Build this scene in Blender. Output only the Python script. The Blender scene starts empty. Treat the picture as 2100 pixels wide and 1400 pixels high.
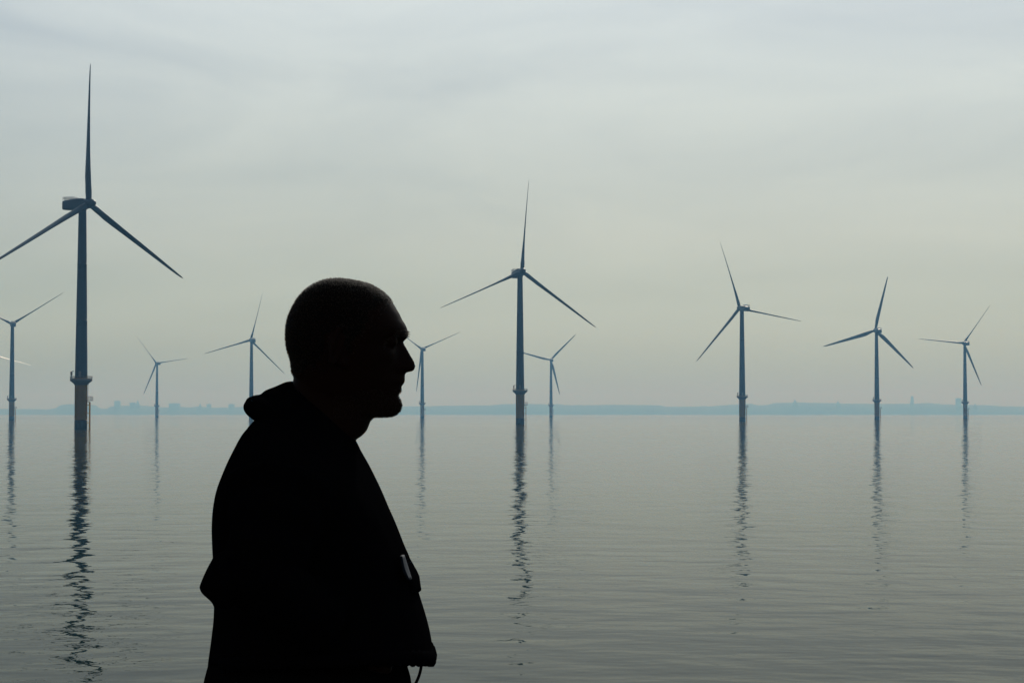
import bpy, bmesh, math, random
import numpy as np
from mathutils import Vector, Matrix, noise as mnoise

random.seed(7); np.random.seed(7)
S = bpy.context.scene
COL = S.collection
R = math.radians

# ------------------------------------------------------------------ camera
W0, H0 = 2100.0, 1400.0
CAM_H = 5.24
FPX = 4083.0                                   # focal length in photo pixels
PITCH = math.atan((848.5 - 700.0) / FPX)
cam_data = bpy.data.cameras.new("camera")
cam = bpy.data.objects.new("camera", cam_data)
COL.objects.link(cam)
cam_data.sensor_fit = 'HORIZONTAL'
cam_data.sensor_width = 36.0
cam_data.lens = FPX / W0 * 36.0
cam_data.clip_start = 0.1
cam_data.clip_end = 60000.0
cam.location = (0, 0, CAM_H)
cam.rotation_euler = (math.pi / 2 + PITCH, 0, 0)
S.camera = cam

# ------------------------------------------------------------------ sky, sun, exposure
SUN_EL, SUN_AZ = R(33), R(13)                  # azimuth to the right of the view axis (+Y)
SUN = Vector((math.sin(SUN_AZ) * math.cos(SUN_EL), math.cos(SUN_AZ) * math.cos(SUN_EL), math.sin(SUN_EL)))

world = bpy.data.worlds.new("World")
S.world = world
world.use_nodes = True
nt = world.node_tree
for n in list(nt.nodes):
    nt.nodes.remove(n)


def nd(tree, kind, **kw):
    n = tree.nodes.new(kind)
    for k, v in kw.items():
        setattr(n, k, v)
    return n


out = nd(nt, 'ShaderNodeOutputWorld')
bg = nd(nt, 'ShaderNodeBackground')
bg.inputs['Strength'].default_value = 0.05
sky = nd(nt, 'ShaderNodeTexSky', sky_type='NISHITA', sun_disc=False)
sky.sun_elevation = SUN_EL
sky.sun_rotation = SUN_AZ
sky.air_density = 0.8
sky.dust_density = 0.4
sky.ozone_density = 2.0
tc = nd(nt, 'ShaderNodeTexCoord')
dot = nd(nt, 'ShaderNodeVectorMath', operation='DOT_PRODUCT')
dot.inputs[1].default_value = SUN
nt.links.new(tc.outputs['Generated'], dot.inputs[0])
# thin high cloud: thickest towards the sun, gone behind the camera
veil = nd(nt, 'ShaderNodeMapRange', interpolation_type='SMOOTHSTEP')
veil.inputs['From Min'].default_value = 0.40
veil.inputs['From Max'].default_value = 1.08
veil.inputs['To Min'].default_value = 0.05
veil.inputs['To Max'].default_value = 1.0
nt.links.new(dot.outputs['Value'], veil.inputs['Value'])
mp = nd(nt, 'ShaderNodeMapping')
mp.inputs['Scale'].default_value = (5.0, 5.0, 22.0)
mp.inputs['Rotation'].default_value = (0.0, R(5), 0.0)
nt.links.new(tc.outputs['Generated'], mp.inputs['Vector'])
cn = nd(nt, 'ShaderNodeTexNoise')
cn.inputs['Scale'].default_value = 1.0
cn.inputs['Detail'].default_value = 6.0
cn.inputs['Roughness'].default_value = 0.55
cn.inputs['Distortion'].default_value = 0.6
nt.links.new(mp.outputs['Vector'], cn.inputs['Vector'])
cr = nd(nt, 'ShaderNodeMapRange')
cr.inputs['From Min'].default_value = 0.32
cr.inputs['From Max'].default_value = 0.66
cr.inputs['To Min'].default_value = 0.70
cr.inputs['To Max'].default_value = 1.0
nt.links.new(cn.outputs['Fac'], cr.inputs['Value'])
mul = nd(nt, 'ShaderNodeMath', operation='MULTIPLY')
nt.links.new(veil.outputs['Result'], mul.inputs[0])
nt.links.new(cr.outputs['Result'], mul.inputs[1])
mix = nd(nt, 'ShaderNodeMix', data_type='RGBA')
nt.links.new(mul.outputs['Value'], mix.inputs['Factor'])
# dim warm glow added to the sky opposite the sun, warms the yellow bases
anti = nd(nt, 'ShaderNodeMapRange', interpolation_type='SMOOTHSTEP')
anti.inputs['From Min'].default_value = 0.15
anti.inputs['From Max'].default_value = -0.5
anti.inputs['To Min'].default_value = 0.0
anti.inputs['To Max'].default_value = 0.6
nt.links.new(dot.outputs['Value'], anti.inputs['Value'])
warm = nd(nt, 'ShaderNodeMix', data_type='RGBA')
nt.links.new(anti.outputs['Result'], warm.inputs['Factor'])
nt.links.new(sky.outputs['Color'], warm.inputs['A'])
warm.inputs['B'].default_value = (4.6, 3.1, 1.5, 1.0)
nt.links.new(warm.outputs['Result'], mix.inputs['A'])
mix.inputs['B'].default_value = (16.0, 17.8, 18.0, 1.0)      # lit cloud, in the sky texture's own units
# the sky's own dimming towards the hazy horizon
sep = nd(nt, 'ShaderNodeSeparateXYZ')
nt.links.new(tc.outputs['Generated'], sep.inputs['Vector'])
zr = nd(nt, 'ShaderNodeMapRange')
zr.inputs['From Min'].default_value = 0.0
zr.inputs['From Max'].default_value = 0.22
nt.links.new(sep.outputs['Z'], zr.inputs['Value'])
ramp = nd(nt, 'ShaderNodeValToRGB')
els = ramp.color_ramp.elements
els[0].position, els[0].color = 0.0, (0.37, 0.50, 0.385, 1)
els[1].position, els[1].color = 1.0, (0.98, 0.985, 1, 1)
e1 = els.new(0.18); e1.color = (0.655, 0.695, 0.605, 1)
e2 = els.new(0.40); e2.color = (0.80, 0.79, 0.71, 1)
nt.links.new(zr.outputs['Result'], ramp.inputs['Fac'])
hm_ = nd(nt, 'ShaderNodeMix', data_type='RGBA', blend_type='MULTIPLY')
hm_.inputs['Factor'].default_value = 1.0
nt.links.new(mix.outputs['Result'], hm_.inputs['A'])
nt.links.new(ramp.outputs['Color'], hm_.inputs['B'])
nt.links.new(hm_.outputs['Result'], bg.inputs['Color'])
nt.links.new(bg.outputs['Background'], out.inputs['Surface'])

sd = bpy.data.lights.new("sun", 'SUN')
sd.energy = 2.3
sd.angle = R(0.5)
sd.color = (1.0, 0.97, 0.89)
sun = bpy.data.objects.new("sun", sd)
COL.objects.link(sun)
sun.rotation_euler = SUN.to_track_quat('Z', 'Y').to_euler()
sun.location = (0, 0, 500)

S.view_settings.view_transform = 'Standard'
S.view_settings.look = 'None'
S.view_settings.exposure = 0.0
S.view_settings.gamma = 1.0
S.view_settings.use_curve_mapping = False
S.render.engine = 'CYCLES'
S.cycles.use_denoising = True
S.cycles.max_bounces = 8
S.cycles.volume_bounces = 0


# ------------------------------------------------------------------ helpers
def unproject(px, py, Y):
    """photo pixel -> world point at distance Y along the view axis"""
    u, v = (px - W0 / 2) / FPX, (H0 / 2 - py) / FPX
    c, s = math.cos(PITCH), math.sin(PITCH)
    y, z = c - s * v, s + c * v
    t = Y / y
    return Vector((u * t, Y, CAM_H + z * t))


def mesh_obj(name, verts, faces, mat, parent=None, smooth=True, origin=None):
    o_ = Vector(origin) if origin is not None else Vector((0, 0, 0))
    me = bpy.data.meshes.new(name)
    me.from_pydata([tuple(Vector(v) - o_) for v in verts], [], faces)
    me.update()
    if smooth:
        me.polygons.foreach_set('use_smooth', [True] * len(me.polygons))
    ob = bpy.data.objects.new(name, me)
    COL.objects.link(ob)
    if mat is not None:
        me.materials.append(mat)
    if parent is not None:
        ob.parent = parent
    elif origin is not None:
        ob.location = o_
    return ob


def empty(name, loc=(0, 0, 0)):
    o = bpy.data.objects.new(name, None)
    COL.objects.link(o)
    o.location = loc
    o.empty_display_size = 0.3
    return o


def tag(o, label=None, cat=None, group=None, kind=None):
    if label: o['label'] = label
    if cat: o['category'] = cat
    if group: o['group'] = group
    if kind: o['kind'] = kind
    return o


class MB:
    """collects closed shapes into one mesh"""
    def __init__(self):
        self.v, self.f = [], []

    def add(self, verts, faces):
        b = len(self.v)
        self.v += [Vector(p) for p in verts]
        self.f += [tuple(b + i for i in q) for q in faces]
        return self

    def rings(self, rings, closed_ends=True):
        n = len(rings[0])
        verts = [p for r in rings for p in r]
        faces = []
        for i in range(len(rings) - 1):
            for j in range(n):
                k = (j + 1) % n
                faces.append((i * n + j, i * n + k, (i + 1) * n + k, (i + 1) * n + j))
        if closed_ends:
            faces.append(tuple(reversed(range(n))))
            faces.append(tuple((len(rings) - 1) * n + j for j in range(n)))
        return self.add(verts, faces)

    def tube(self, pts, radii, sides=12, flat=1.0):
        pts = [Vector(p) for p in pts]
        if not hasattr(radii, '__len__'):
            radii = [radii] * len(pts)
        rings, side = [], None
        for i, p in enumerate(pts):
            d = (pts[min(i + 1, len(pts) - 1)] - pts[max(i - 1, 0)]).normalized()
            if side is None:
                ref = Vector((0, 0, 1)) if abs(d.z) < 0.9 else Vector((0, 1, 0))
                side = d.cross(ref).normalized()
            side = (side - d * side.dot(d)).normalized()
            up = side.cross(d).normalized()
            r = radii[i]
            rings.append([p + side * (r * math.cos(2 * math.pi * k / sides)) + up * (r * flat * math.sin(2 * math.pi * k / sides)) for k in range(sides)])
        # orient outward
        return self.rings([list(reversed(r)) for r in rings])

    def lathe(self, prof, sides=40, center=(0, 0, 0)):
        c = Vector(center)
        return self.rings([[c + Vector((r * math.cos(2 * math.pi * k / sides), r * math.sin(2 * math.pi * k / sides), z)) for k in range(sides)] for r, z in prof])

    def box(self, lo, hi):
        (a, b, c), (d, e, f) = lo, hi
        return self.add([(a, b, c), (d, b, c), (d, e, c), (a, e, c), (a, b, f), (d, b, f), (d, e, f), (a, e, f)],
                        [(0, 3, 2, 1), (4, 5, 6, 7), (0, 1, 5, 4), (1, 2, 6, 5), (2, 3, 7, 6), (3, 0, 4, 7)])

    def ellipsoid(self, c, rad, rot=None, nu=24, nv=14):
        c = Vector(c)
        M = rot if rot is not None else Matrix.Identity(3)
        rings = []
        for i in range(nv + 1):
            t = math.pi * (0.02 + 0.96 * i / nv)
            rings.append([c + M @ Vector((rad[0] * math.sin(t) * math.cos(2 * math.pi * k / nu), rad[1] * math.sin(t) * math.sin(2 * math.pi * k / nu), -rad[2] * math.cos(t))) for k in range(nu)])
        return self.rings(rings)

    def build(self, name, mat, parent=None, smooth=True, origin=None):
        return mesh_obj(name, self.v, self.f, mat, parent, smooth, origin)


def remesh(mb, name, mat, voxel, parent=None, origin=None, smooth_iter=4, disp=None):
    """voxel union of all closed shapes in mb -> one continuous surface"""
    tmp = mb.build(name + "_tmp", None)
    m = tmp.modifiers.new("r", 'REMESH')
    m.mode = 'VOXEL'
    m.voxel_size = voxel
    if smooth_iter:
        s = tmp.modifiers.new("s", 'SMOOTH')
        s.iterations = smooth_iter
        s.factor = 0.5
    dg = bpy.context.evaluated_depsgraph_get()
    dg.update()
    me = bpy.data.meshes.new_from_object(tmp.evaluated_get(dg))
    old = tmp.data
    bpy.data.objects.remove(tmp)
    bpy.data.meshes.remove(old)
    me.name = name
    me.materials.clear()
    me.materials.append(mat)
    n = len(me.vertices)
    co = np.empty(n * 3, dtype=np.float32)
    me.vertices.foreach_get('co', co)
    co = co.reshape(-1, 3)
    if disp is not None:
        no = np.empty(n * 3, dtype=np.float32)
        me.vertices.foreach_get('normal', no)
        no = no.reshape(-1, 3)
        co = co + no * disp(co)[:, None]
    if origin is not None:
        co = co - np.array(origin, dtype=np.float32)
    me.vertices.foreach_set('co', co.astype(np.float32).ravel())
    me.update()
    me.polygons.foreach_set('use_smooth', [True] * len(me.polygons))
    ob = bpy.data.objects.new(name, me)
    COL.objects.link(ob)
    if parent is not None:
        ob.parent = parent
    return ob


def principled(name, color, rough=0.6, spec=0.5, sheen=0.0, var=None, scale=8.0, bump=None, metallic=0.0):
    m = bpy.data.materials.new(name)
    m.use_nodes = True
    t = m.node_tree
    b = t.nodes['Principled BSDF']
    b.inputs['Base Color'].default_value = (*color, 1)
    b.inputs['Roughness'].default_value = rough
    b.inputs['Specular IOR Level'].default_value = spec
    b.inputs['Metallic'].default_value = metallic
    if sheen:
        b.inputs['Sheen Weight'].default_value = sheen
        b.inputs['Sheen Roughness'].default_value = 0.4
    co = nd(t, 'ShaderNodeTexCoord')
    if var:
        nz = nd(t, 'ShaderNodeTexNoise')
        nz.inputs['Scale'].default_value = scale
        nz.inputs['Detail'].default_value = 6
        t.links.new(co.outputs['Object'], nz.inputs['Vector'])
        mx = nd(t, 'ShaderNodeMix', data_type='RGBA')
        mx.inputs['A'].default_value = (*color, 1)
        mx.inputs['B'].default_value = (*var, 1)
        t.links.new(nz.outputs['Fac'], mx.inputs['Factor'])
        t.links.new(mx.outputs['Result'], b.inputs['Base Color'])
    if bump:
        nz = nd(t, 'ShaderNodeTexNoise')
        nz.inputs['Scale'].default_value = bump[0]
        nz.inputs['Detail'].default_value = 4
        t.links.new(co.outputs['Object'], nz.inputs['Vector'])
        bp = nd(t, 'ShaderNodeBump')
        bp.inputs['Strength'].default_value = bump[1]
        bp.inputs['Distance'].default_value = bump[2]
        t.links.new(nz.outputs['Fac'], bp.inputs['Height'])
        t.links.new(bp.outputs['Normal'], b.inputs['Normal'])
    return m


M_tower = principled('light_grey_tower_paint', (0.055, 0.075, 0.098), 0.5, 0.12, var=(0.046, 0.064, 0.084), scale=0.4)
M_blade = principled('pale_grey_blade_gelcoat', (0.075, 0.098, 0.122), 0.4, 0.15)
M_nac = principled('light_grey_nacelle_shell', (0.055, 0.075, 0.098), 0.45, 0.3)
M_yellow = principled('weathered_yellow_paint', (0.80, 0.43, 0.02), 0.55, 0.3, var=(0.64, 0.34, 0.02), scale=0.6)
M_dark = principled('wet_dark_marine_growth', (0.012, 0.016, 0.02), 0.4, 0.4, var=(0.02, 0.025, 0.02), scale=2.0)
M_steel = principled('grey_galvanised_steel', (0.20, 0.20, 0.19), 0.5, 0.4)
M_rail = principled('white_painted_rail', (0.75, 0.75, 0.72), 0.45, 0.4)
M_glint = principled('sun_glint_blade', (0.95, 0.93, 0.86), 0.45, 0.5, metallic=1.0)  # metallic stand-in for a sunlit blade, used on one turbine only
M_land = principled('far_shore_green', (0.045, 0.06, 0.035), 0.9, 0.1, var=(0.09, 0.09, 0.06), scale=0.004)
M_bld = principled('far_masonry', (0.16, 0.15, 0.14), 0.8, 0.2)
M_win = principled('dark_window_glass', (0.03, 0.035, 0.04), 0.15, 0.5)
M_hullw = principled('white_hull_paint', (0.8, 0.8, 0.78), 0.35, 0.5)
M_hullb = principled('navy_hull_paint', (0.03, 0.05, 0.1), 0.35, 0.5)


# ------------------------------------------------------------------ water
WAVES = [((0.05, 0.085, 0.15, 1.0), 0.09),
         ((0.28, 0.46, -0.25, 1.0, 0.45), 0.075),
         ((0.75, 1.15, 0.35, 1.0, 0.5), 0.022),
         ((1.9, 2.6, -0.5, 2.0, 0.5), 0.0048)]


def water_mat():
    m = bpy.data.materials.new('calm_sea_water')
    m.use_nodes = True
    t = m.node_tree
    b = t.nodes['Principled BSDF']
    b.inputs['Base Color'].default_value = (0.005, 0.013, 0.005, 1)
    b.inputs['Roughness'].default_value = 0.0
    b.inputs['IOR'].default_value = 1.06
    b.inputs['Specular IOR Level'].default_value = 0.5
    co = nd(t, 'ShaderNodeTexCoord')

    g = bpy.data.node_groups.new('wave_height', 'ShaderNodeTree')
    g.interface.new_socket('Vector', in_out='INPUT', socket_type='NodeSocketVector')
    g.interface.new_socket('Height', in_out='OUTPUT', socket_type='NodeSocketFloat')
    gi, go = nd(g, 'NodeGroupInput'), nd(g, 'NodeGroupOutput')

    def layer(sx, sy, rot, detail, rough=0.5, dist=0.0):
        mpn = nd(g, 'ShaderNodeMapping')
        mpn.inputs['Scale'].default_value = (sx, sy, 1)
        mpn.inputs['Rotation'].default_value = (0, 0, rot)
        g.links.new(gi.outputs['Vector'], mpn.inputs['Vector'])
        nz = nd(g, 'ShaderNodeTexNoise')
        nz.noise_dimensions = '2D'
        nz.inputs['Scale'].default_value = 1.0
        nz.inputs['Detail'].default_value = detail
        nz.inputs['Roughness'].default_value = rough
        nz.inputs['Distortion'].default_value = dist
        g.links.new(mpn.outputs['Vector'], nz.inputs['Vector'])
        return nz.outputs['Fac']

    # heights in metres: slow swell, wavelets, fine ripple
    acc = None
    patch = layer(0.006, 0.016, 0.2, 3.0, 0.55)
    pr = nd(g, 'ShaderNodeMapRange')
    pr.inputs['From Min'].default_value = 0.36
    pr.inputs['From Max'].default_value = 0.64
    pr.inputs['To Min'].default_value = 0.35
    pr.inputs['To Max'].default_value = 1.35
    g.links.new(patch, pr.inputs['Value'])
    for wi, (fac, amp) in enumerate([(layer(*p), amp) for p, amp in WAVES]):
        mm = nd(g, 'ShaderNodeMath', operation='MULTIPLY')
        g.links.new(fac, mm.inputs[0])
        mm.inputs[1].default_value = amp
        if wi >= 2:
            m2 = nd(g, 'ShaderNodeMath', operation='MULTIPLY')
            g.links.new(mm.outputs[0], m2.inputs[0])
            g.links.new(pr.outputs['Result'], m2.inputs[1])
            mm = m2
        if acc is None:
            acc = mm.outputs[0]
        else:
            ad = nd(g, 'ShaderNodeMath', operation='ADD')
            g.links.new(acc, ad.inputs[0]); g.links.new(mm.outputs[0], ad.inputs[1])
            acc = ad.outputs[0]
    g.links.new(acc, go.inputs['Height'])

    E_ = 0.06
    hs = []
    for off in ((0, 0, 0), (E_, 0, 0), (0, E_, 0)):
        va = nd(t, 'ShaderNodeVectorMath', operation='ADD')
        t.links.new(co.outputs['Object'], va.inputs[0])
        va.inputs[1].default_value = off
        gn = nd(t, 'ShaderNodeGroup')
        gn.node_tree = g
        t.links.new(va.outputs[0], gn.inputs['Vector'])
        hs.append(gn.outputs['Height'])
    comb = nd(t, 'ShaderNodeCombineXYZ')
    comb.inputs['Z'].default_value = E_
    # offshore the surface is wind ruffled, near the boat it lies calm
    spx = nd(t, 'ShaderNodeSeparateXYZ')
    t.links.new(co.outputs['Object'], spx.inputs['Vector'])
    ruf = nd(t, 'ShaderNodeMapRange', interpolation_type='SMOOTHSTEP')
    ruf.inputs['From Min'].default_value = 500.0
    ruf.inputs['From Max'].default_value = 2600.0
    ruf.inputs['To Min'].default_value = 0.0
    ruf.inputs['To Max'].default_value = 0.04
    t.links.new(spx.outputs['Y'], ruf.inputs['Value'])
    t.links.new(ruf.outputs['Result'], b.inputs['Roughness'])
    for k, ax in ((1, 'X'), (2, 'Y')):
        sb = nd(t, 'ShaderNodeMath', operation='SUBTRACT')
        t.links.new(hs[0], sb.inputs[0]); t.links.new(hs[k], sb.inputs[1])
        if True:
            sc_ = nd(t, 'ShaderNodeMath', operation='MULTIPLY')
            t.links.new(sb.outputs[0], sc_.inputs[0])
            sc_.inputs[1].default_value = 0.54 if ax == 'Y' else 1.6
            sb = sc_
        if ax == 'Y':
            # offshore only the wave faces turned towards the boat show; the backs lie hidden behind the crests
            ab = nd(t, 'ShaderNodeMath', operation='ABSOLUTE')
            t.links.new(sb.outputs[0], ab.inputs[0])
            ng = nd(t, 'ShaderNodeMath', operation='MULTIPLY')
            t.links.new(ab.outputs[0], ng.inputs[0])
            ng.inputs[1].default_value = -1.0
            fd = nd(t, 'ShaderNodeMapRange', interpolation_type='SMOOTHSTEP')
            fd.inputs['From Min'].default_value = 120.0
            fd.inputs['From Max'].default_value = 600.0
            t.links.new(spx.outputs['Y'], fd.inputs['Value'])
            mf = nd(t, 'ShaderNodeMix', data_type='FLOAT')
            t.links.new(fd.outputs['Result'], mf.inputs['Factor'])
            t.links.new(sb.outputs[0], mf.inputs['A'])
            t.links.new(ng.outputs[0], mf.inputs['B'])
            t.links.new(mf.outputs['Result'], comb.inputs[ax])
            continue
        t.links.new(sb.outputs[0], comb.inputs[ax])
    nm = nd(t, 'ShaderNodeVectorMath', operation='NORMALIZE')
    t.links.new(comb.outputs[0], nm.inputs[0])
    t.links.new(nm.outputs[0], b.inputs['Normal'])
    return m


xs = np.linspace(-21000, 21000, 23)
ys = np.linspace(-4000, 21000, 16)
wv = [(x, y, 0) for y in ys for x in xs]
wf = [(j * 23 + i, j * 23 + i + 1, (j + 1) * 23 + i + 1, (j + 1) * 23 + i) for j in range(15) for i in range(22)]
tag(mesh_obj('water', wv, wf, water_mat(), smooth=False), kind='structure')

# ------------------------------------------------------------------ far shore
D_LAND = 17000.0
land_pts = [(-400, 836), (0, 838), (50, 838), (100, 839), (115, 836), (122, 831), (132, 829), (160, 828), (184, 829), (197, 831), (206, 837),
            (219, 838), (226, 833), (248, 832), (261, 832), (287, 831), (298, 832), (318, 833), (338, 835), (371, 834), (392, 835),
            (407, 833), (439, 836), (466, 835), (496, 834), (600, 834), (760, 833), (873, 832.5), (934, 831.5), (1010, 830.5), (1039, 828),
            (1087, 828), (1128, 829), (1144, 828), (1163, 830.5), (1220, 830.5), (1243, 829.5), (1314, 830), (1355, 831), (1362, 834),
            (1457, 832.5), (1514, 828.5), (1540, 827.5), (1557, 831), (1576, 829.5), (1590, 826), (1624, 825), (1714, 826.5), (1791, 828),
            (1868, 827.5), (1907, 826), (1933, 829), (1982, 830), (2023, 830.5), (2061, 833), (2100, 833), (2500, 835)]


def land_height(px):
    py = np.interp(px, [p[0] for p in land_pts], [p[1] for p in land_pts])
    return max(4.0, unproject(px, float(py), D_LAND + 200).z)


def build_land():
    rows = [(0, 0.02), (30, 0.25), (110, 0.7), (200, 1.0), (500, 0.9), (1200, 0.8), (2300, 0.5)]
    pxs = np.arange(-2400, 4500, 4.0)
    verts, faces = [], []
    for k, (dy, h) in enumerate(rows):
        for px in pxs:
            p = unproject(px, 848.5, D_LAND + dy)
            hh = land_height(px)
            tree = 3.5 * mnoise.noise(Vector((px * 0.11, k * 3.1, 2))) + 2.2 * mnoise.noise(Vector((px * 0.3, k * 5.7, 9)))
            verts.append((p.x, p.y, max(-0.5, hh * h + tree * (1 if 0 < k < 6 else 0)) if k else -0.5))
    n = len(pxs)
    for k in range(len(rows) - 1):
        for i in range(n - 1):
            faces.append((k * n + i, k * n + i + 1, (k + 1) * n + i + 1, (k + 1) * n + i))
    tag(mesh_obj('terrain', verts, faces, M_land, smooth=False), kind='structure')


build_land()


def building(px0, px1, pytop, label, style='block'):
    Y = D_LAND + 120
    a, b = unproject(px0, pytop, Y), unproject(px1, pytop, Y)
    w, h, dep = (b.x - a.x), a.z, max(12.0, (b.x - a.x) * 0.5)
    root = empty('far_building', ((a.x + b.x) / 2, Y, 0))
    wall, roof, win = MB(), MB(), MB()
    if style == 'tower':
        wall.lathe([(w * 0.5, 0), (w * 0.42, h * 0.7), (w * 0.34, h * 0.9), (w * 0.34, h)], 8)
        roof.lathe([(w * 0.4, h), (w * 0.2, h + 4), (0.4, h + 9)], 8)
    elif style == 'spire':
        wall.box((-w / 2, -dep / 2, 0), (w / 2, dep / 2, h * 0.62))
        roof.rings([[Vector((-w / 2, -dep / 2, h * 0.62)), Vector((w / 2, -dep / 2, h * 0.62)), Vector((w / 2, dep / 2, h * 0.62)), Vector((-w / 2, dep / 2, h * 0.62))],
                    [Vector((-.3, -.3, h)), Vector((.3, -.3, h)), Vector((.3, .3, h)), Vector((-.3, .3, h))]])
    else:
        wall.box((-w / 2, -dep / 2, 0), (w / 2, dep / 2, h - 2))
        roof.box((-w / 2 - .5, -dep / 2 - .5, h - 2), (w / 2 + .5, dep / 2 + .5, h - 1))
        roof.box((-w * 0.2, -dep * .2, h - 1), (w * 0.15, dep * .2, h + 1.5))
    nfl = int(h / 4)
    for k in range(1, nfl):
        if style != 'spire' or k * 4 < h * .55:
            win.box((-w * 0.36, -dep / 2 - 0.15, k * 4 - 1.0), (w * 0.36, -dep / 2 - 0.02, k * 4 + 0.6))
    wall.build('wall', M_bld, root, smooth=False)
    roof.build('roof', M_bld, root, smooth=False)
    if style != 'tower':
        win.build('window_band', M_win, root, smooth=False)
    tag(root, label, 'building', 'hazy buildings on the far shore')
    return root


building(235, 247, 821.5, 'hazy tower block on far shore, first tall one right of the nearest turbine')
building(266, 278, 825, 'low wide hazy block beside the pointed roof on the far shore')
building(278, 287, 819.5, 'hazy building with a pointed roof on the shore left of smallest turbine', 'spire')
building(347, 369, 826.5, 'long flat topped hazy building just right of the smallest turbine')
building(407, 414, 826, 'small pointed hazy building halfway between smallest turbine and the hood', 'spire')
building(424, 433, 828, 'squat hazy block right of a small pointed roof on the far shore')
building(469, 481, 828, 'hazy block on the shore closest to the hood of the jacket')
building(1624, 1636, 818, 'hazy gabled building on the wooded shore right of centre', 'spire')
building(1714, 1723, 820, 'small hazy pointed building left of the turbine with broad blades', 'spire')
building(1866, 1875, 813, 'tall slim hazy tower rising from the wooded shore', 'tower')
building(1960, 1971, 816, 'hazy square block behind the rightmost turbine tower')
building(1996, 2003, 826, 'tiny hazy pointed roof right of the rightmost turbine', 'spire')

# low shed whose pale roof slopes towards the sea
sp_ = unproject(1317, 848, D_LAND + 25)
shed = empty('far_shed', (sp_.x, D_LAND + 25, 0))
wb = MB(); wb.box((-20, 0, 0), (20, 28, 15.5))
wb.build('wall', M_bld, shed, smooth=False)
rb = MB()
rb.add([(-22, -1.5, 15.2), (22, -1.5, 15.2), (22, 30, 26.5), (-22, 30, 26.5), (-22, -1.5, 15.7), (22, -1.5, 15.7), (22, 30, 27.0), (-22, 30, 27.0)],
       [(0, 3, 2, 1), (4, 5, 6, 7), (0, 1, 5, 4), (1, 2, 6, 5), (2, 3, 7, 6), (3, 0, 4, 7)])
rb.build('roof', M_hullw, shed, smooth=False)
tag(shed, 'low shed with a bright pale roof on the far shore', 'building')


# ------------------------------------------------------------------ wind turbines
HUB_H, DECK_H = 83.5, 18.2


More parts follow.
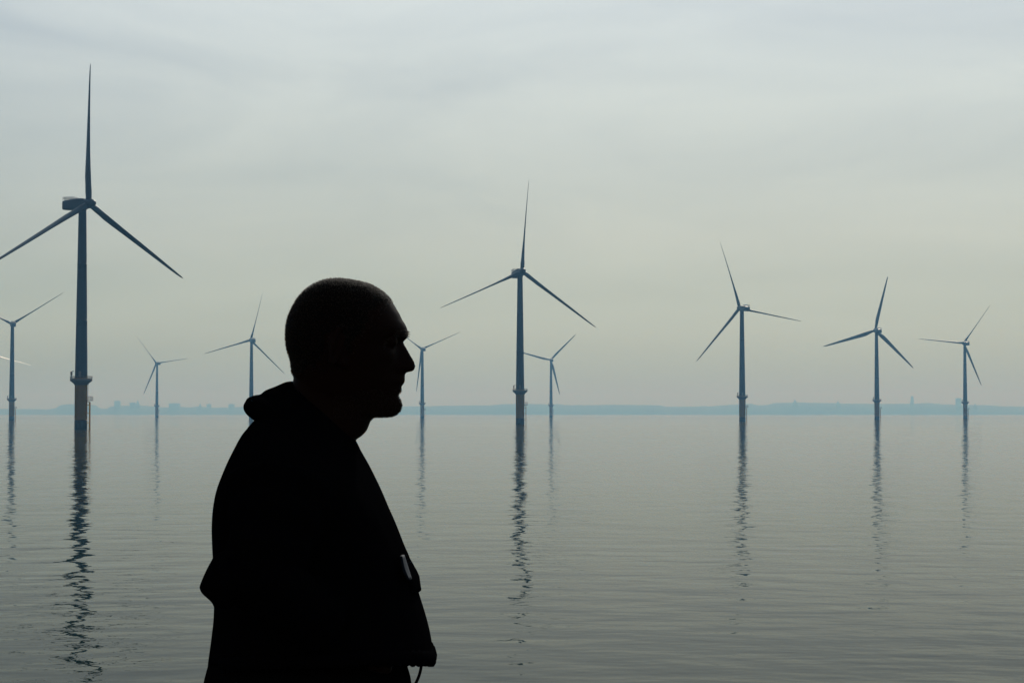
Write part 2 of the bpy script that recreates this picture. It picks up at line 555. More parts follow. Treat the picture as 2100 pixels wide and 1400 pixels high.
def make_turbine():
    root = empty('wind_turbine')
    # foundation
    f = MB(); f.lathe([(2.33, 3.0), (2.33, 16.4), (2.36, 16.4), (2.36, 16.9), (2.33, 16.9), (2.33, 18.2), (2.45, 18.2), (2.45, 18.5), (2.2, 18.5)], 40)
    fnd = f.build('foundation', M_yellow, root); fnd.data.polygons.foreach_set('use_smooth', [True] * len(fnd.data.polygons))
    MB().lathe([(2.36, -4), (2.36, 2.6), (2.345, 3.0)], 40).build('waterline_band', M_dark, root)
    # access platform: flared brackets, deck and rail
    p = MB()
    p.lathe([(2.335, 15.9), (2.9, 16.6), (3.95, 17.4), (4.1, 17.5), (4.1, 17.85), (2.46, 17.85)], 40)
    plat = p.build('platform', M_steel, root, smooth=False)
    r = MB()
    n = 22
    for k in range(n):
        a = 2 * math.pi * k / n
        r.tube([(4.0 * math.cos(a), 4.0 * math.sin(a), 17.85), (4.05 * math.cos(a), 4.05 * math.sin(a), 19.2)], 0.06, 6)
    for z in (18.4, 18.8, 19.2):
        r.tube([(4.05 * math.cos(2 * math.pi * k / 44), 4.05 * math.sin(2 * math.pi * k / 44), z) for k in range(45)], 0.055, 6)
    r.lathe([(4.03, 17.86), (4.06, 17.86), (4.06, 18.25), (4.03, 18.25)], 44)
    r.build('railing', M_steel, plat)
    # davit crane
    d = MB()
    d.tube([(-3.4, -0.9, 17.85), (-3.4, -0.9, 19.9), (-3.35, -0.9, 20.7), (-2.9, -0.8, 21.1), (-2.6, -.7, 21.0)], 0.16, 8)
    d.box((-3.75, -1.2, 19.5), (-3.1, -0.6, 20.9))
    d.build('davit_crane', M_steel, root)
    # boat landing on the right side
    l = MB()
    for dy in (-0.75, 0.75):
        l.tube([(2.3, dy, 9.8), (3.25, dy, 9.6), (3.25, dy, -3), (3.25, dy, -4)], 0.17, 8)
        for z in (2.0, 5.5, 8.6):
            l.tube([(2.2, dy, z), (3.25, dy, z)], 0.12, 8)
    for k in range(26):
        l.tube([(3.1, -0.3, 0.2 + k * 0.38), (3.1, 0.3, 0.2 + k * 0.38)], 0.035, 6)
    bl = l.build('boat_landing', M_yellow, root)
    q = MB()
    q.box((2.3, -1.3, 10.1), (4.2, 1.3, 10.35))
    for (x, y) in ((4.15, -1.25), (4.15, 0), (4.15, 1.25), (3.2, -1.25), (3.2, 1.25)):
        q.tube([(x, y, 10.35), (x, y, 11.7)], 0.06, 6)
    for z in (10.9, 11.3, 11.7):
        q.tube([(2.4, -1.25, z), (4.15, -1.25, z), (4.15, 1.25, z), (2.4, 1.25, z)], 0.055, 6)
    q.tube([(2.4, 0.6, 10.3), (2.55, 0.6, 17.3)], 0.06, 6)
    q.build('rest_platform', M_steel, bl)
    # tower with flange seams
    prof = []
    z0, z1, r0, r1 = 18.5, 81.6, 2.3, 1.42
    for k in range(0, 31):
        t = k / 30
        rr = r0 + (r1 - r0) * t ** 1.05
        z = z0 + (z1 - z0) * t
        prof.append((rr, z))
        if k in (10, 20):
            prof += [(rr + 0.05, z + 0.01), (rr + 0.05, z + 0.25), (rr, z + 0.26)]
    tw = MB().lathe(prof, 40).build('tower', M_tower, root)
    dm = MB()
    dm.box((-0.45, -2.36, 18.9), (0.45, -2.2, 21.0))
    dm.build('door', M_steel, tw, smooth=False)
    # nacelle (front = -Y), origin at hub height on the tower axis
    secs = [(-2.6, 1.45, -1.5, 1.5), (-2.2, 1.75, -1.75, 1.75), (-0.5, 2.0, -2.0, 2.05), (3.5, 2.1, -2.05, 2.0), (8.5, 2.05, -1.95, 1.7), (9.8, 1.95, -1.85, 1.55), (10.1, 1.75, -1.65, 1.35)]
    rings = []
    for (y, hw, zb, zt) in secs:
        ring = []
        for k in range(28):
            a = 2 * math.pi * k / 28
            c, s = math.cos(a), math.sin(a)
            e = 0.28
            x = hw * math.copysign(abs(c) ** e, c)
            z = (zt + zb) / 2 + (zt - zb) / 2 * math.copysign(abs(s) ** e, s)
            ring.append(Vector((x, y, z)))
        rings.append(list(reversed(ring)))
    nb = MB().rings([list(reversed(r_)) for r_ in rings][::-1])
    nb.lathe([(1.5, -2.4), (1.6, -1.9)], 24)
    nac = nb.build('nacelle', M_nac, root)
    h = MB()
    for (x0, y0, x1, y1) in ((-1.8, 5.2, -1.8, 9.7), (1.8, 5.2, 1.8, 9.7), (-1.8, 9.7, 1.8, 9.7), (-1.8, 5.2, 1.8, 5.2)):
        for z in (2.15, 2.5, 2.85):
            h.tube([(x0, y0, z), (x1, y1, z)], 0.07, 6)
        for k in range(6):
            t = k / 5
            h.tube([(x0 + (x1 - x0) * t, y0 + (y1 - y0) * t, 1.5), (x0 + (x1 - x0) * t, y0 + (y1 - y0) * t, 2.85)], 0.06, 6)
    h.tube([(0.6, 7.0, 1.6), (0.6, 7.0, 3.4)], 0.05, 6)
    h.build('hoist_railing', M_rail, nac)
    # hub / spinner (front = -Y), origin at rotor centre
    s_ = [(-3.7, 0.15), (-3.55, 0.62), (-3.1, 1.05), (-2.2, 1.5), (-0.8, 1.85), (0.9, 1.9), (1.7, 1.75), (1.95, 1.5)]
    hub = MB().rings([[Vector((rr * math.cos(2 * math.pi * k / 28), y, -rr * math.sin(2 * math.pi * k / 28))) for k in range(28)] for (y, rr) in s_]).build('hub', M_nac, root)
    # blade along +Z; chord along X
    st = [(1.2, 2.2, 1.0, 0.5), (2.6, 2.2, 1.0, 0.5), (4.5, 2.6, 0.8, 0.45), (7.0, 3.2, 0.54, 0.38), (10.0, 3.7, 0.41, 0.33), (13.5, 3.55, 0.34, 0.31), (19, 3.1, 0.28, 0.30),
          (27, 2.6, 0.24, 0.30), (35, 2.1, 0.22, 0.30), (43, 1.6, 0.20, 0.30), (48.5, 1.15, 0.20, 0.32), (51, 0.75, 0.2, 0.4), (52, 0.15, 0.2, 0.5)]
    rg = []
    for (z, ch, th, le) in st:
        tw_ = R(13) * max(0, 1 - z / 45) ** 1.5
        ring = []
        for k in range(20):
            a = 2 * math.pi * k / 20
            u = 0.5 - 0.5 * math.cos(a)
            if th > 0.9:
                x, y = -0.5 * math.cos(a) * ch, 0.5 * math.sin(a) * ch
            else:
                prof_t = 0.5 * math.sin(a) * (1.0 - 0.55 * u * (1 - th)) * (1.15)
                x, y = (u - le) * ch, prof_t * ch * th
            pre = -0.9 * (z / 52) ** 2
            ring.append(Vector((x * math.cos(tw_) - y * math.sin(tw_), x * math.sin(tw_) + y * math.cos(tw_) + pre, z)))
        rg.append(ring)
    bmesh_ = MB().rings(rg)
    first = None
    for k in range(3):
        if first is None:
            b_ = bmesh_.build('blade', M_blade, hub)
            first = b_
        else:
            b_ = bpy.data.objects.new('blade', first.data)
            COL.objects.link(b_)
            b_.parent = hub
    return root


def copy_tree(o, parent=None):
    c = o.copy()
    COL.objects.link(c)
    if parent is not None:
        c.parent = parent
        c.matrix_parent_inverse = Matrix.Identity(4)
    for ch in list(o.children):
        copy_tree(ch, c)
    return c


def pose(root, px, total_px, yaw_rel, rot, pitch, rear=False):
    Y = HUB_H * FPX / total_px
    X = (px - W0 / 2) / FPX * Y
    root.location = (X, Y, 0)
    az = math.atan2(X, Y)
    yaw = -az + R(yaw_rel) + (math.pi if rear else 0)
    tilt = R(1 if total_px > 400 else -5)
    for ch in root.children:
        base = ch.name.split('.')[0]
        if base == 'nacelle':
            ch.matrix_basis = Matrix.Translation((0, 0, HUB_H - 0.3)) @ Matrix.Rotation(yaw, 4, 'Z') @ Matrix.Rotation(tilt, 4, 'X')
        elif base == 'hub':
            F = Matrix.Rotation(yaw, 4, 'Z') @ Matrix.Rotation(tilt, 4, 'X')
            ch.matrix_basis = Matrix.Translation((0, 0, HUB_H - 0.3)) @ F @ Matrix.Translation((0, -3.7, 0)) @ Matrix.Rotation(R(-rot if rear else rot), 4, 'Y')
            for k, b in enumerate(ch.children):
                b.matrix_basis = Matrix.Rotation(R(120 * k), 4, 'Y') @ Matrix.Rotation(R(pitch), 4, 'Z')


GROUP = 'offshore wind turbines standing in the calm sea'
# px of tower, waterline-to-hub px, yaw relative to facing the camera, blade angle, pitch, rear view, label
turbs = [
    (166.5, 462, 37, -1.6, 73, False, 'largest wind turbine, dark blue with one blade straight up and rail on its nacelle'),
    (1066.5, 311, 18, 5.0, 74, False, 'second largest wind turbine, whose yellow base stands right of the man\'s chin'),
    (1522, 232, 25, -19, 75, True, 'slender wind turbine with no blade near vertical, between the centre and two rightmost turbines'),
    (1798, 183, 18, 13, 10, True, 'wind turbine with broad visible blade shoulders, second from the right'),
    (1979, 155, 20, 36, 60, True, 'rightmost wind turbine, thin blades pointing left, up right and down'),
    (24.5, 197, 6, 58, 70, True, 'wind turbine left of the largest one, blades in a V shape by the left edge'),
    (322, 111, 20, -38, 65, True, 'smallest palest wind turbine, between the largest turbine and the man\'s hood'),
    (515.5, 161.7, 14, 14, 70, True, 'pale wind turbine whose tower rises from behind the man\'s hood'),
    (866, 142, 12, 67, 65, True, 'pale wind turbine directly in front of the man\'s nose, blades in a V'),
    (1130, 118, 8, 45, 25, True, 'small pale wind turbine close behind the second largest one'),
    (-16, 127.5, 12, 103, 108, False, 'sunlit white blade of a turbine mostly outside the left edge'),
]
proto = make_turbine()
for i, (px, tot, yaw, rot, pitch, rear, label) in enumerate(turbs):
    o = proto if i == 0 else copy_tree(proto)
    pose(o, px, tot, yaw, rot, pitch, rear)
    tag(o, label, 'wind turbine', GROUP)
    if px < 0:                                   # sun glint put into these blades by a bright metallic white
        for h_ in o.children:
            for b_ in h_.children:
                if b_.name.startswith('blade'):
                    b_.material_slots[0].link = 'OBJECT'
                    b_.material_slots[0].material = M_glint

# ------------------------------------------------------------------ the boat deck he stands on (below the frame)
DECK_Z = 3.69
M_deck = principled('dark_grey_deck_paint', (0.035, 0.038, 0.04), 0.6, 0.4, var=(0.05, 0.05, 0.048), scale=3)
dk = MB()
dk.rings([[Vector((-9, -3.0, -1)), Vector((8, -3.0, -1)), Vector((11, 0.6, -1)), Vector((8, 4.0, -1)), Vector((-9, 4.0, -1))],
          [Vector((-9, -3.4, DECK_Z)), Vector((8.5, -3.4, DECK_Z)), Vector((12, 0.6, DECK_Z)), Vector((8.5, 4.3, DECK_Z)), Vector((-9, 4.3, DECK_Z))]])
tag(dk.build('deck', M_deck, smooth=False), kind='structure')

# ------------------------------------------------------------------ the man
PY = 3.43                                       # distance of his mid plane
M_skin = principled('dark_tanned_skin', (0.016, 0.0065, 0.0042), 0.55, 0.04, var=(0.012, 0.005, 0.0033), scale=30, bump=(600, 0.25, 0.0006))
M_hair = principled('short_dark_brown_hair', (0.005, 0.004, 0.0032), 0.8, 0.05)
M_strand = principled('brown_hair_strand', (0.075, 0.052, 0.036), 0.5, 0.2, var=(0.015, 0.011, 0.008), scale=260)
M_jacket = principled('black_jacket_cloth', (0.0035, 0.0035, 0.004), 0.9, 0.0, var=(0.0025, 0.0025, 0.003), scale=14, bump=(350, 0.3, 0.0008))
M_lining = principled('charcoal_lining', (0.006, 0.006, 0.007), 0.8, 0.0)
M_trous = principled('black_trousers_cloth', (0.004, 0.004, 0.004), 0.85, 0.0)
M_boot = principled('black_boot_leather', (0.006, 0.006, 0.006), 0.7, 0.1)
M_patch = principled('pale_blue_reflective_patch', (0.010, 0.020, 0.036), 0.75, 0.2)

CENT = unproject(640, 1400, PY)
BASE = Vector((CENT.x, PY, DECK_Z))
person = empty('person', BASE)
tag(person, 'man in profile, near black silhouette with shaved head and hooded jacket, facing right', 'person')


def P(px, py, dy=0.0):
    return unproject(px, py, PY + dy) if dy else unproject(px, py, PY)


def catmull(rows, sub=8):
    rows = [np.array(r, dtype=float) for r in rows]
    res = []
    for i in range(len(rows) - 1):
        p0, p1, p2, p3 = rows[max(i - 1, 0)], rows[i], rows[i + 1], rows[min(i + 2, len(rows) - 1)]
        for k in range(sub):
            t = k / sub
            res.append(0.5 * ((2 * p1) + (-p0 + p2) * t + (2 * p0 - 5 * p1 + 4 * p2 - p3) * t * t + (-p0 + 3 * p1 - 3 * p2 + p3) * t ** 3))
    res.append(rows[-1])
    return res


def body_rings(ctrl, n=72, expo=2.3, sub=8, inset=0.0):
    """ctrl rows: front px, front py, back px, back py, half width (m)"""
    rings = []
    for (fx, fy, bx, by, w) in catmull(ctrl, sub):
        F, B = P(fx, fy), P(bx, by)
        c, ax = (F + B) / 2, (F - B) / 2
        ln = ax.length
        ax = ax * max(0.05, (ln - inset) / ln)
        ww = max(0.005, w - inset)
        ring = []
        for k in range(n):
            a = 2 * math.pi * k / n
            ca, sa = math.cos(a), math.sin(a)
            x = math.copysign(abs(ca) ** (2 / expo), ca)
            y = math.copysign(abs(sa) ** (2 / expo), sa)
            ring.append(c + ax * x + Vector((0, ww * y, 0)))
        rings.append(ring)
    return rings


# ---- head
front = [(571.7, 693), (572.6, 703), (574.3, 716), (578.7, 740.7), (583.7, 758.8), (591, 773.5), (601.7, 788.3), (614, 801.0), (622, 806.4), (633, 813), (643.6, 819.5),
         (655, 824.5), (664, 830.5), (672, 834.5), (681.4, 836.8), (688, 837.0), (693, 835.8), (697, 831), (700.3, 827.4), (706, 829.6), (719, 837.6), (730.7, 844.2),
         (742, 850.4), (750.4, 852.6), (757, 850.9), (761.0, 846.5), (762.7, 838), (764, 831.5), (770, 830.4), (778, 830.6), (784, 830), (788.6, 826.5), (791.4, 821.3),
         (794, 823), (798, 824.6), (803, 822.6), (808, 817.4), (811, 816.6), (817, 820.3), (826, 824.5), (834, 824.4), (843, 821.2), (850, 814), (853.2, 806), (854.6, 794)]
back = [(571.7, 689), (572.7, 675), (578, 655), (586, 639), (597, 624), (612.4, 611), (632, 599.4), (650, 592), (665, 588), (684.7, 586.6), (703, 587), (717.5, 589.6), (729, 593.7),
        (742, 597), (765, 599.4), (779, 604.3), (800, 606), (830, 612), (854.6, 640)]
halfw = [(571.7, 0.006), (574, 0.024), (580, 0.041), (590, 0.054), (605, 0.0645), (625, 0.0725), (650, 0.0772), (680, 0.0782), (700, 0.077), (720, 0.0735), (750, 0.069),
         (780, 0.0645), (800, 0.061), (820, 0.056), (840, 0.049), (850, 0.042), (854.6, 0.034)]
face0 = [(571.7, 693), (574.3, 716), (578.7, 740.7), (583.7, 758.8), (591, 773.5), (601.7, 788.3), (614, 801.0), (633, 812), (655, 821.5), (672, 826), (690, 824), (705, 817), (730, 815),
         (760, 814), (785, 812), (800, 808), (815, 805), (835, 804), (850, 799), (854.6, 788)]
bumpw = [(571.7, 0.05), (640, 0.05), (672, 0.042), (690, 0.034), (698, 0.016), (705, 0.010), (725, 0.011), (742, 0.014), (752, 0.0165), (762, 0.017), (766, 0.020), (778, 0.026), (800, 0.024), (812, 0.022), (835, 0.024), (854.6, 0.03)]


def ip(tab, v):
    return float(np.interp(v, [t[0] for t in tab], [t[1] for t in tab]))


def head_rings():
    rings = []
    N = 110
    for py in np.concatenate([np.linspace(571.8, 580, 14)[:-1], np.linspace(580, 854.5, 330)]):
        xf, xb, w = ip(front, py), ip(back, py), ip(halfw, py)
        x0 = min(ip(face0, py), xf)
        F0, B, F = P(x0, py), P(xb, py), P(xf, py)
        c, a = (F0.x + B.x) / 2, (F0.x - B.x) / 2
        z = F.z
        low = max(0.0, min(1.0, (py - 735) / 90.0))
        ring = []
        for k in range(N):
            t = 2 * math.pi * k / N
            ca, sa = math.cos(t), math.sin(t)
            e = 2.25
            x = c + a * math.copysign(abs(ca) ** (2 / e), ca)
            y = w * math.copysign(abs(sa) ** (2 / e), sa)
            if ca > 0:
                y *= 1 - (0.10 + 0.30 * low) * ca ** 1.5
                x += (F.x - F0.x) * math.exp(-(y / ip(bumpw, py)) ** 2)
                # eye sockets, cheek hollow
                for s in (-1, 1):
                    de = math.exp(-((y - s * 0.032) / 0.014) ** 2 - ((py - 700) / 11.0) ** 2)
                    x -= 0.010 * de
                    dc = math.exp(-((y - s * 0.040) / 0.016) ** 2 - ((py - 728) / 14.0) ** 2)
                    x += 0.004 * dc
                    da = math.exp(-((y - s * 0.015) / 0.006) ** 2 - ((py - 755) / 7.0) ** 2)
                    x += 0.004 * da
            ring.append(Vector((x, PY + y, z)))
        rings.append(list(reversed(ring)))
    return rings


hd = MB()
hd.rings([list(reversed(r_)) for r_ in head_rings()][::-1])
# eyeballs behind the lids
for s in (-1, 1):
    e = P(814, 701)
    hd.ellipsoid((e.x - 0.0095, PY + s * 0.031, e.z), (0.0125, 0.0125, 0.012))
# ears
for s in (-1, 1):
    ec = P(700, 717)
    rot = Matrix.Rotation(s * R(-24), 3, 'Z') @ Matrix.Rotation(R(-10), 3, 'Y')
    cc = Vector((ec.x, PY + s * 0.077, ec.z))
    hd.ellipsoid(cc, (0.016, 0.006, 0.030), rot)
    loop = []
    for k in range(15):
        a = R(-60 + 300 * k / 14)
        loop.append(cc + rot @ Vector((-0.002 - 0.017 * math.sin(a) * 1.0, s * 0.006, 0.005 + 0.029 * -math.cos(a + R(60)) * -1)))
    hd.tube(loop, 0.0035, 8)
    hd.ellipsoid(cc + rot @ Vector((0.006, s * 0.001, -0.026)), (0.007, 0.005, 0.009), rot)
# neck and torso, one chain
hd.rings(body_rings([(776, 838, 604, 765, .056), (762.4, 858, 598, 800, .056), (752, 882, 590, 835, .058), (741, 894, 578, 860, .062), (728, 907, 560, 890, .072),
                     (738, 945, 520, 925, .12), (765, 1005, 478, 985, .185), (800, 1080, 455, 1070, .185), (825, 1180, 452, 1180, .170), (826, 1300, 456, 1300, .155),
                     (818, 1420, 452, 1430, .160), (812, 1540, 452, 1550, .168), (790, 1600, 480, 1610, .16)]))
# arms and hands
def arm(s):
    sh = Vector((P(600, 985).x, PY + s * 0.185, P(600, 985).z))
    el = unproject(440, 1205, PY - 0.265); el = Vector((el.x, PY + s * 0.265, el.z))
    wr = unproject(668, 1290, PY - 0.192); wr = Vector((wr.x, PY + s * 0.192, wr.z))
    return sh, el, wr


for s in (-1, 1):
    sh, el, wr = arm(s)
    pts, rad = [], []
    for t in np.linspace(0, 1, 8):
        pts.append(sh.lerp(el, t)); rad.append(0.054 - 0.018 * t)
    for t in np.linspace(0.12, 1, 8):
        pts.append(el.lerp(wr, t)); rad.append(0.036 - 0.010 * t)
    pts = [p_ + Vector((0.055 * max(0, 1 - (p_ - el).length / 0.15), 0, 0)) for p_ in pts]
    hd.tube(pts, rad, 16)
    d = (wr - el).normalized()
    up = Vector((0, 0, 1)); up = (up - d * up.dot(d)).normalized()
    lat = Vector((0, -s, 0)); lat = (lat - d * lat.dot(d)).normalized()
    palm = wr + d * 0.05 + lat * 0.005
    Mx = Matrix((d, lat, up)).transposed()
    hd.ellipsoid(palm, (0.058, 0.017, 0.042), Mx)
    for k, (oz, ln) in enumerate(((0.030, 0.070), (0.010, 0.078), (-0.010, 0.072), (-0.028, 0.056))):
        b0 = wr + d * 0.088 + up * oz
        hd.tube([b0, b0 + d * ln * .45 + lat * 0.006, b0 + d * ln * .75 + lat * 0.02, b0 + d * ln * .9 + lat * 0.036], [0.0095, 0.009, 0.0085, 0.007], 10)
    t0 = wr + d * 0.02 + up * 0.03
    hd.tube([t0, t0 + d * 0.03 + up * 0.018 + lat * 0.008, t0 + d * 0.055 + up * 0.022 + lat * 0.02, t0 + d * 0.075 + up * 0.02 + lat * 0.03], [0.013, 0.0115, 0.010, 0.008], 10)
# legs and feet
hipz = P(640, 1560).z
for s in (-1, 1):
    hx = BASE.x
    hd.tube([(hx, PY + s * 0.09, hipz + 0.05), (hx + .01, PY + s * 0.1, hipz - .18), (hx + 0.02, PY + s * 0.105, DECK_Z + 0.50), (hx - 0.01, PY + s * 0.11, DECK_Z + 0.32), (hx, PY + s * 0.115, DECK_Z + 0.08)],
            [0.095, 0.085, 0.058, 0.056, 0.038], 18)
    hd.ellipsoid((hx + 0.06, PY + s * 0.12, DECK_Z + 0.045), (0.125, 0.042, 0.035))
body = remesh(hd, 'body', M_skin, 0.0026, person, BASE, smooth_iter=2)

# ---- hair: cap grown from the scalp plus stubble strands
hair_poly = [(690, 560), (760, 572), (803, 606), (800, 617), (782, 634), (764, 648), (766, 664), (752, 682), (738, 700), (730, 722), (722, 722), (715, 690), (700, 678), (680, 690), (676, 730),
             (660, 752), (625, 762), (590, 764), (560, 700), (570, 600)]


def inside(px, py, poly):
    r = False
    j = len(poly) - 1
    for i in range(len(poly)):
        xi, yi = poly[i]; xj, yj = poly[j]
        if (yi > py) != (yj > py) and px < (xj - xi) * (py - yi) / (yj - yi) + xi:
            r = not r
        j = i
    return r


kx0, kx1 = P(560, 700).x, P(860, 700).x
kz0, kz1 = P(700, 854).z, P(700, 572).z


def to_px(v):                                   # side view coordinates on the head's own mid plane
    return 560 + 300 * (v.x - kx0) / (kx1 - kx0), 854 + (572 - 854) * (v.z - kz0) / (kz1 - kz0)


def grow(name, region, count, length, offset, mat, lean, width=0.00035, cap=True, jitter=0.35):
    me = body.data
    tris, wts = [], []
    vmap, verts, faces = {}, [], []
    for p in me.polygons:
        c = p.center + BASE
        if c.z < kz0 - 0.03:
            continue
        rg_ = region(c, p.normal)
        if rg_:
            tris.append(p); wts.append(p.area)
            if cap and rg_ == 2:
                q = []
                for vi in p.vertices:
                    if vi not in vmap:
                        vmap[vi] = len(verts)
                        v = me.vertices[vi]
                        verts.append(v.co + BASE + v.normal * offset)
                    q.append(vmap[vi])
                faces.append(tuple(q))
    for p in random.choices(tris, weights=wts, k=count):
        vs = [me.vertices[i].co for i in p.vertices]
        a, b = random.random(), random.random()
        pos = (vs[0] * (1 - a) + vs[1] * a) * (1 - b) + (vs[-1] * (1 - a) + vs[-2] * a) * b + BASE
        d = (p.normal + Vector(lean) + Vector((random.gauss(0, jitter), random.gauss(0, jitter), random.gauss(0, jitter)))).normalized()
        L = length * random.uniform(0.55, 1.1)
        sd_ = d.orthogonal().normalized()
        tb = d.cross(sd_)
        i0 = len(verts)
        for k in range(3):
            an = 2 * math.pi * k / 3
            verts.append(pos + (sd_ * math.cos(an) + tb * math.sin(an)) * width)
        verts.append(pos + d * L)
        faces += [(i0, i0 + 1, i0 + 3), (i0 + 1, i0 + 2, i0 + 3), (i0 + 2, i0, i0 + 3)]
    ob = mesh_obj(name, [v - BASE for v in verts], faces, mat, person, smooth=True)
    ob.data.materials.append(M_strand)
    ns = count * 3
    idx = [0] * (len(faces) - ns) + [1] * ns
    ob.data.polygons.foreach_set('material_index', idx)
    return ob


def scalp(c, n):
    x, y = to_px(c)
    lat = abs(c.y - PY)
    if lat > 0.0855 or (lat > 0.079 and 660 < x < 735 and y > 675):
        return 0
    w_ = 6.0 * mnoise.noise(c * 120)
    if inside(x + w_ + 5, y + w_, hair_poly):
        return 2
    return 1 if inside(x + random.gauss(0, 8), y + random.gauss(0, 8), hair_poly) else 0


grow('hair', scalp, 15000, 0.0034, 0.0005, M_hair, (0.25, 0, 0.1), 0.0005)


for side_ in (-1, 1):
    def brow(c, n, s=side_):
        x, y = to_px(c)
        lat = (c.y - PY) * s
        return n.x > 0.15 and 0.010 < lat < 0.052 and 679 < y - 60 * max(0, lat - 0.04) / 0.02 < 690 and x > 790

    grow('eyebrow', brow, 260, 0.0075, 0.0, M_hair, (0.5, 0, -0.15), 0.0004, cap=False)


def jaw(c, n):
    x, y = to_px(c)
    return y > 800 and y < 862 and x > 735 and n.z < 0.35 or (810 < y < 856 and x > 690)


grow('stubble', jaw, 5000, 0.0026, 0.0, M_hair, (0.1, 0, -0.5), 0.0003, cap=False)

# ---- jacket
jk = MB()
JCTRL = [(727, 902, 608, 792, .066), (730, 907, 586, 802, .082), (736, 918, 545, 838, .112), (746, 938, 507, 880, .160), (761, 966, 482, 920, .205), (779, 1003, 461, 968, .232),
         (794.5, 1038, 446, 1010, .236), (813, 1079, 438.5, 1066, .222), (829, 1120, 437, 1110, .212), (839, 1145, 437.5, 1145, .207), (847, 1178, 439, 1185, .205), (856, 1213, 440, 1225, .205),
         (867, 1249, 440, 1268, .207), (879.5, 1293, 436, 1305, .212), (887, 1332, 430.5, 1345, .216), (889, 1352, 428, 1368, .217)]
JCTRL = [(a_, b_, c_ + (4 if d_ > 895 else 0), d_, e_) for (a_, b_, c_, d_, e_) in JCTRL]


def lift_hem(rings):
    z0, z1 = P(700, 1290).z, P(700, 1345).z
    for r_ in rings:
        for p_ in r_:
            k_ = min(1.0, max(0.0, (z0 - p_.z) / (z0 - z1)))
            p_.z += 0.135 * abs(p_.y - PY) * k_
    return rings


jk.rings(lift_hem(body_rings(JCTRL, n=96, expo=2.35, sub=6)))
for s in (-1, 1):
    sh, el, wr = arm(s)
    el2 = el + Vector((0.078, 0, 0.01))
    pts, rad = [], []
    for t in np.linspace(0, 1, 12):
        p_ = sh.lerp(el2, t)
        pts.append(p_); rad.append(0.086 - 0.028 * t + 0.003 * math.sin(t * 19))
    for t in np.linspace(0.10, 1, 12):
        p_ = el2.lerp(wr, t)
        pts.append(p_); rad.append(0.058 - 0.006 * t + 0.003 * math.sin(t * 23))
    jk.tube(pts, rad, 22)
    # pointed elbow of the sleeve
    poly = [(441, 1132), (438, 1141), (428.5, 1158), (419, 1181), (411, 1203), (415.5, 1213), (430, 1226), (441, 1236), (442, 1247), (475, 1249), (500, 1190), (475, 1132)]
    pc = (470, 1193)
    rr_ = []
    for u_ in np.linspace(-1, 1, 13):
        k_ = math.sqrt(max(0.0, 1 - 0.8 * u_ * u_ - 0.2 * u_ ** 4)) * 0.97 + 0.03
        ring = []
        for (qx, qy) in poly:
            p_ = unproject(pc[0] + (qx - pc[0]) * k_, pc[1] + (qy - pc[1]) * k_, PY - 0.265)
            ring.append(Vector((p_.x, PY + s * 0.265 + 0.062 * u_, p_.z)))
        rr_.append(ring)
    jk.rings(rr_ if True else rr_[::-1])


def folds(co):
    d = np.empty(len(co))
    for i, c in enumerate(co):
        v = Vector((float(c[0]), float(c[1]), float(c[2])))
        d[i] = 0.0035 * mnoise.noise(Vector((v.x * 9, v.y * 9, v.z * 5))) + 0.0016 * mnoise.noise(Vector((v.x * 26, v.y * 26, v.z * 15)))
    return d


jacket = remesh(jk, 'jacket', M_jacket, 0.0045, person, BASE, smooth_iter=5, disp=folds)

# hood folded down behind the neck
hdm = MB()


def sweep(profile, amax, name_noise, squash):
    """profile: side view outline at the back (px, py); swept round the neck"""
    ax_px = 668.0
    rings = []
    for k in range(41):
        a = -amax + 2 * amax * k / 40
        fade = max(0.0, math.cos(a * 0.5 * math.pi / amax * 0.98)) ** 0.45
        ring = []
        for (px, py) in profile:
            rr = (P(ax_px, py).x - P(px, py).x)
            r_in = 0.062
            rr2 = r_in + (rr - r_in) * (0.45 + 0.55 * fade)
            drop = 0.055 * (1 - math.cos(a)) * 0.9
            z = P(px, py).z - drop
            zc = P(px, 830).z - drop
            z = zc + (z - zc) * (0.35 + 0.65 * fade)
            wob = 0.004 * mnoise.noise(Vector((a * 2.3, py * 0.03, name_noise)))
            ring.append(Vector((P(ax_px, py).x - (rr2 + wob) * math.cos(a), PY + (rr2 + wob) * math.sin(a) * squash, z)))
        rings.append(ring)
    return rings


lower_roll = [(612, 800), (580, 800), (545, 812), (520, 820), (508, 822), (501, 828), (499.4, 837), (503, 846), (513, 856), (540, 872), (580, 876), (612, 860)]
upper_flap = [(612, 786), (604, 781.5), (588, 783), (568, 791.5), (546, 800), (535, 808.5), (529, 809), (519, 811), (509, 815), (504.5, 819.5), (510, 824), (530, 827), (560, 826), (590, 822), (612, 816)]


def densify(pl, m=6):
    pl2 = catmull(pl + [pl[0]], m)[:-1]
    return [tuple(p) for p in pl2]


r1_ = sweep(densify(lower_roll, 5), R(108), 1.0, 0.86)
r2_ = sweep(densify(upper_flap, 5), R(100), 5.0, 0.84)
hdm.rings(r1_); hdm.rings(r2_)
hood = remesh(hdm, 'hood', M_jacket, 0.0028, jacket, BASE, smooth_iter=2)
hood.parent = jacket

# hem band, gathered on elastic
hm = MB()
hem_c = lift_hem(body_rings([JCTRL[-2], JCTRL[-1]], n=160, expo=2.35, sub=1))
ringpts = hem_c[-1]
cen = sum(ringpts, Vector()) / len(ringpts)
path = []
for k, p in enumerate(ringpts[-62:] + ringpts[:63]):
    dirv = (p - cen).normalized()
    path.append(p + dirv * (-0.003 + 0.0012 * math.sin(k * 1.9)) + Vector((0, 0, 0.0015)))
rr_ = [0.0075 + 0.0012 * math.sin(k * 2.3) for k in range(len(path))]
hm.tube(path, rr_, 10, flat=1.7)
hm.build('hem', M_jacket, jacket, origin=BASE)

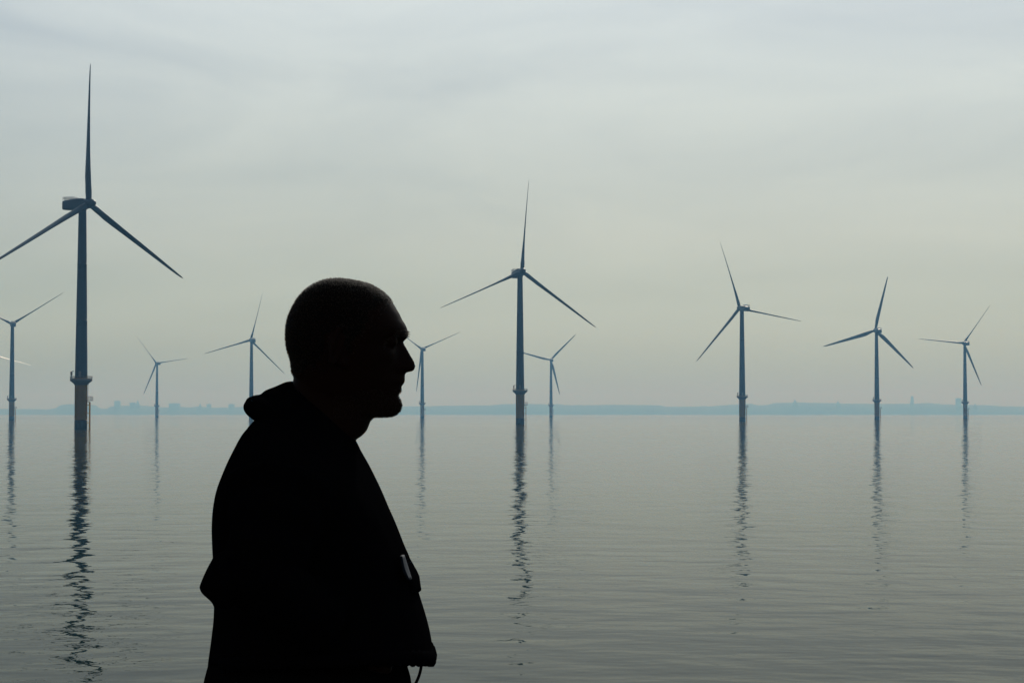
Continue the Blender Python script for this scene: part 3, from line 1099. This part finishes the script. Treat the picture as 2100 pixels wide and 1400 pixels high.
# chest pocket flap
fl = MB()
outer = [(838, 1142), (846, 1156), (855, 1172), (860, 1183), (862, 1198), (863.8, 1209.5), (857, 1213.5), (846, 1213), (838, 1190), (834, 1160)]
rings = []
for dy in np.linspace(-0.075, 0.075, 13):
    k = 1 - 0.05 * abs(dy / 0.075) ** 3
    ring = []
    for (px, py) in outer:
        p = P(px, py)
        ring.append(Vector((p.x - 0.35 * dy * dy / 0.25 * 1.0 - (1 - k) * 0.02, PY + dy, p.z)))
    rings.append(ring)
fl.rings(rings[::-1])
fl.build('pocket_flap', M_jacket, jacket, origin=BASE)

# pale reflective patch beside the flap
pt = MB()
rows = []
for t in np.linspace(0, 1, 9):
    row = []
    for u in np.linspace(0, 1, 7):
        px = 829.5 + 15.5 * t + (u - 1) * 8 * (0.6 + 0.4 * math.sin(math.pi * t))
        py = 1137 + 49 * t + (1 - u) * 3
        dy = -0.084 - 0.032 * (1 - u) ** 0.8
        p = unproject(px, py, PY + dy)
        row.append(Vector(p))
    rows.append(row)
vv = [p for r_ in rows for p in r_] + [p + Vector((-0.004, 0.003, 0)) for r_ in rows for p in r_]
nu, nv = 7, 9
ff = []
for j in range(nv - 1):
    for i in range(nu - 1):
        q = j * nu + i
        ff.append((q, q + nu, q + nu + 1, q + 1))
        b0 = nu * nv
        ff.append((b0 + q, b0 + q + 1, b0 + q + nu + 1, b0 + q + nu))
border = [i for i in range(nu)] + [j * nu + nu - 1 for j in range(1, nv)] + [(nv - 1) * nu + i for i in range(nu - 2, -1, -1)] + [j * nu for j in range(nv - 2, 0, -1)]
for k in range(len(border)):
    a, b = border[k], border[(k + 1) % len(border)]
    ff.append((a, b, b + nu * nv, a + nu * nv))
patch = mesh_obj('reflective_patch', vv, ff, M_patch, jacket, origin=BASE)
patch['label'] = 'pale blue reflective patch on the black chest'

# drawstring hanging from the hem
ds = MB()
pts = [P(864, 1352), P(864, 1362), P(862.5, 1373), P(859.5, 1384), P(855.5, 1394), P(851, 1403), P(846, 1412), P(842, 1421)]
ds.tube(catmull(pts, 4), 0.0026, 8)
e_ = P(842, 1421)
ds.tube([e_ + Vector((0, 0, 0.004)), e_ + Vector((-0.004, 0, -0.018))], 0.005, 8)
ds.build('drawstring', M_jacket, jacket, origin=BASE)

# ---- trousers and boots
tr = MB()
tr.rings(body_rings([(826, 1335, 436, 1340, .19), (834, 1368, 427.5, 1374, .215), (843, 1402, 422, 1404, .215), (846, 1480, 424, 1490, .205), (836, 1560, 445, 1570, .197), (800, 1620, 480, 1625, .17)]))
for s in (-1, 1):
    hx = BASE.x
    tr.tube([(hx, PY + s * 0.085, hipz + 0.08), (hx + .01, PY + s * 0.1, hipz - .18), (hx + 0.02, PY + s * 0.107, DECK_Z + 0.50), (hx - 0.005, PY + s * 0.112, DECK_Z + 0.3), (hx, PY + s * 0.117, DECK_Z + 0.06)],
            [0.125, 0.11, 0.085, 0.082, 0.078], 22)
remesh(tr, 'trousers', M_trous, 0.008, person, BASE, smooth_iter=5)
for s in (-1, 1):
    bt = MB()
    hx = BASE.x
    bt.ellipsoid((hx + 0.065, PY + s * 0.12, DECK_Z + 0.055), (0.15, 0.054, 0.055))
    bt.tube([(hx, PY + s * 0.117, DECK_Z + 0.03), (hx, PY + s * 0.117, DECK_Z + 0.20)], [0.06, 0.058], 18)
    bt.box((hx - 0.075, PY + s * 0.12 - 0.048, DECK_Z + 0.001), (hx + 0.2, PY + s * 0.12 + 0.048, DECK_Z + 0.028))
    remesh(bt, 'boot', M_boot, 0.006, person, BASE, smooth_iter=4)

# ------------------------------------------------------------------ haze
hz = MB().box((-21500, -4500, -40), (21500, 21500, 220))
mh = bpy.data.materials.new('haze_air')
mh.use_nodes = True
t = mh.node_tree
for n in list(t.nodes):
    t.nodes.remove(n)
o_ = nd(t, 'ShaderNodeOutputMaterial')
pv = nd(t, 'ShaderNodeVolumePrincipled')
pv.inputs['Color'].default_value = (0.25, 0.60, 1.0, 1)
pv.inputs['Absorption Color'].default_value = (1, 1, 1, 1)
pv.inputs['Density'].default_value = 0.00019
pv.inputs['Anisotropy'].default_value = 0.18
t.links.new(pv.outputs['Volume'], o_.inputs['Volume'])
tag(hz.build('haze', mh, smooth=False), kind='stuff', label='pale blue haze over the calm sea and far shore')
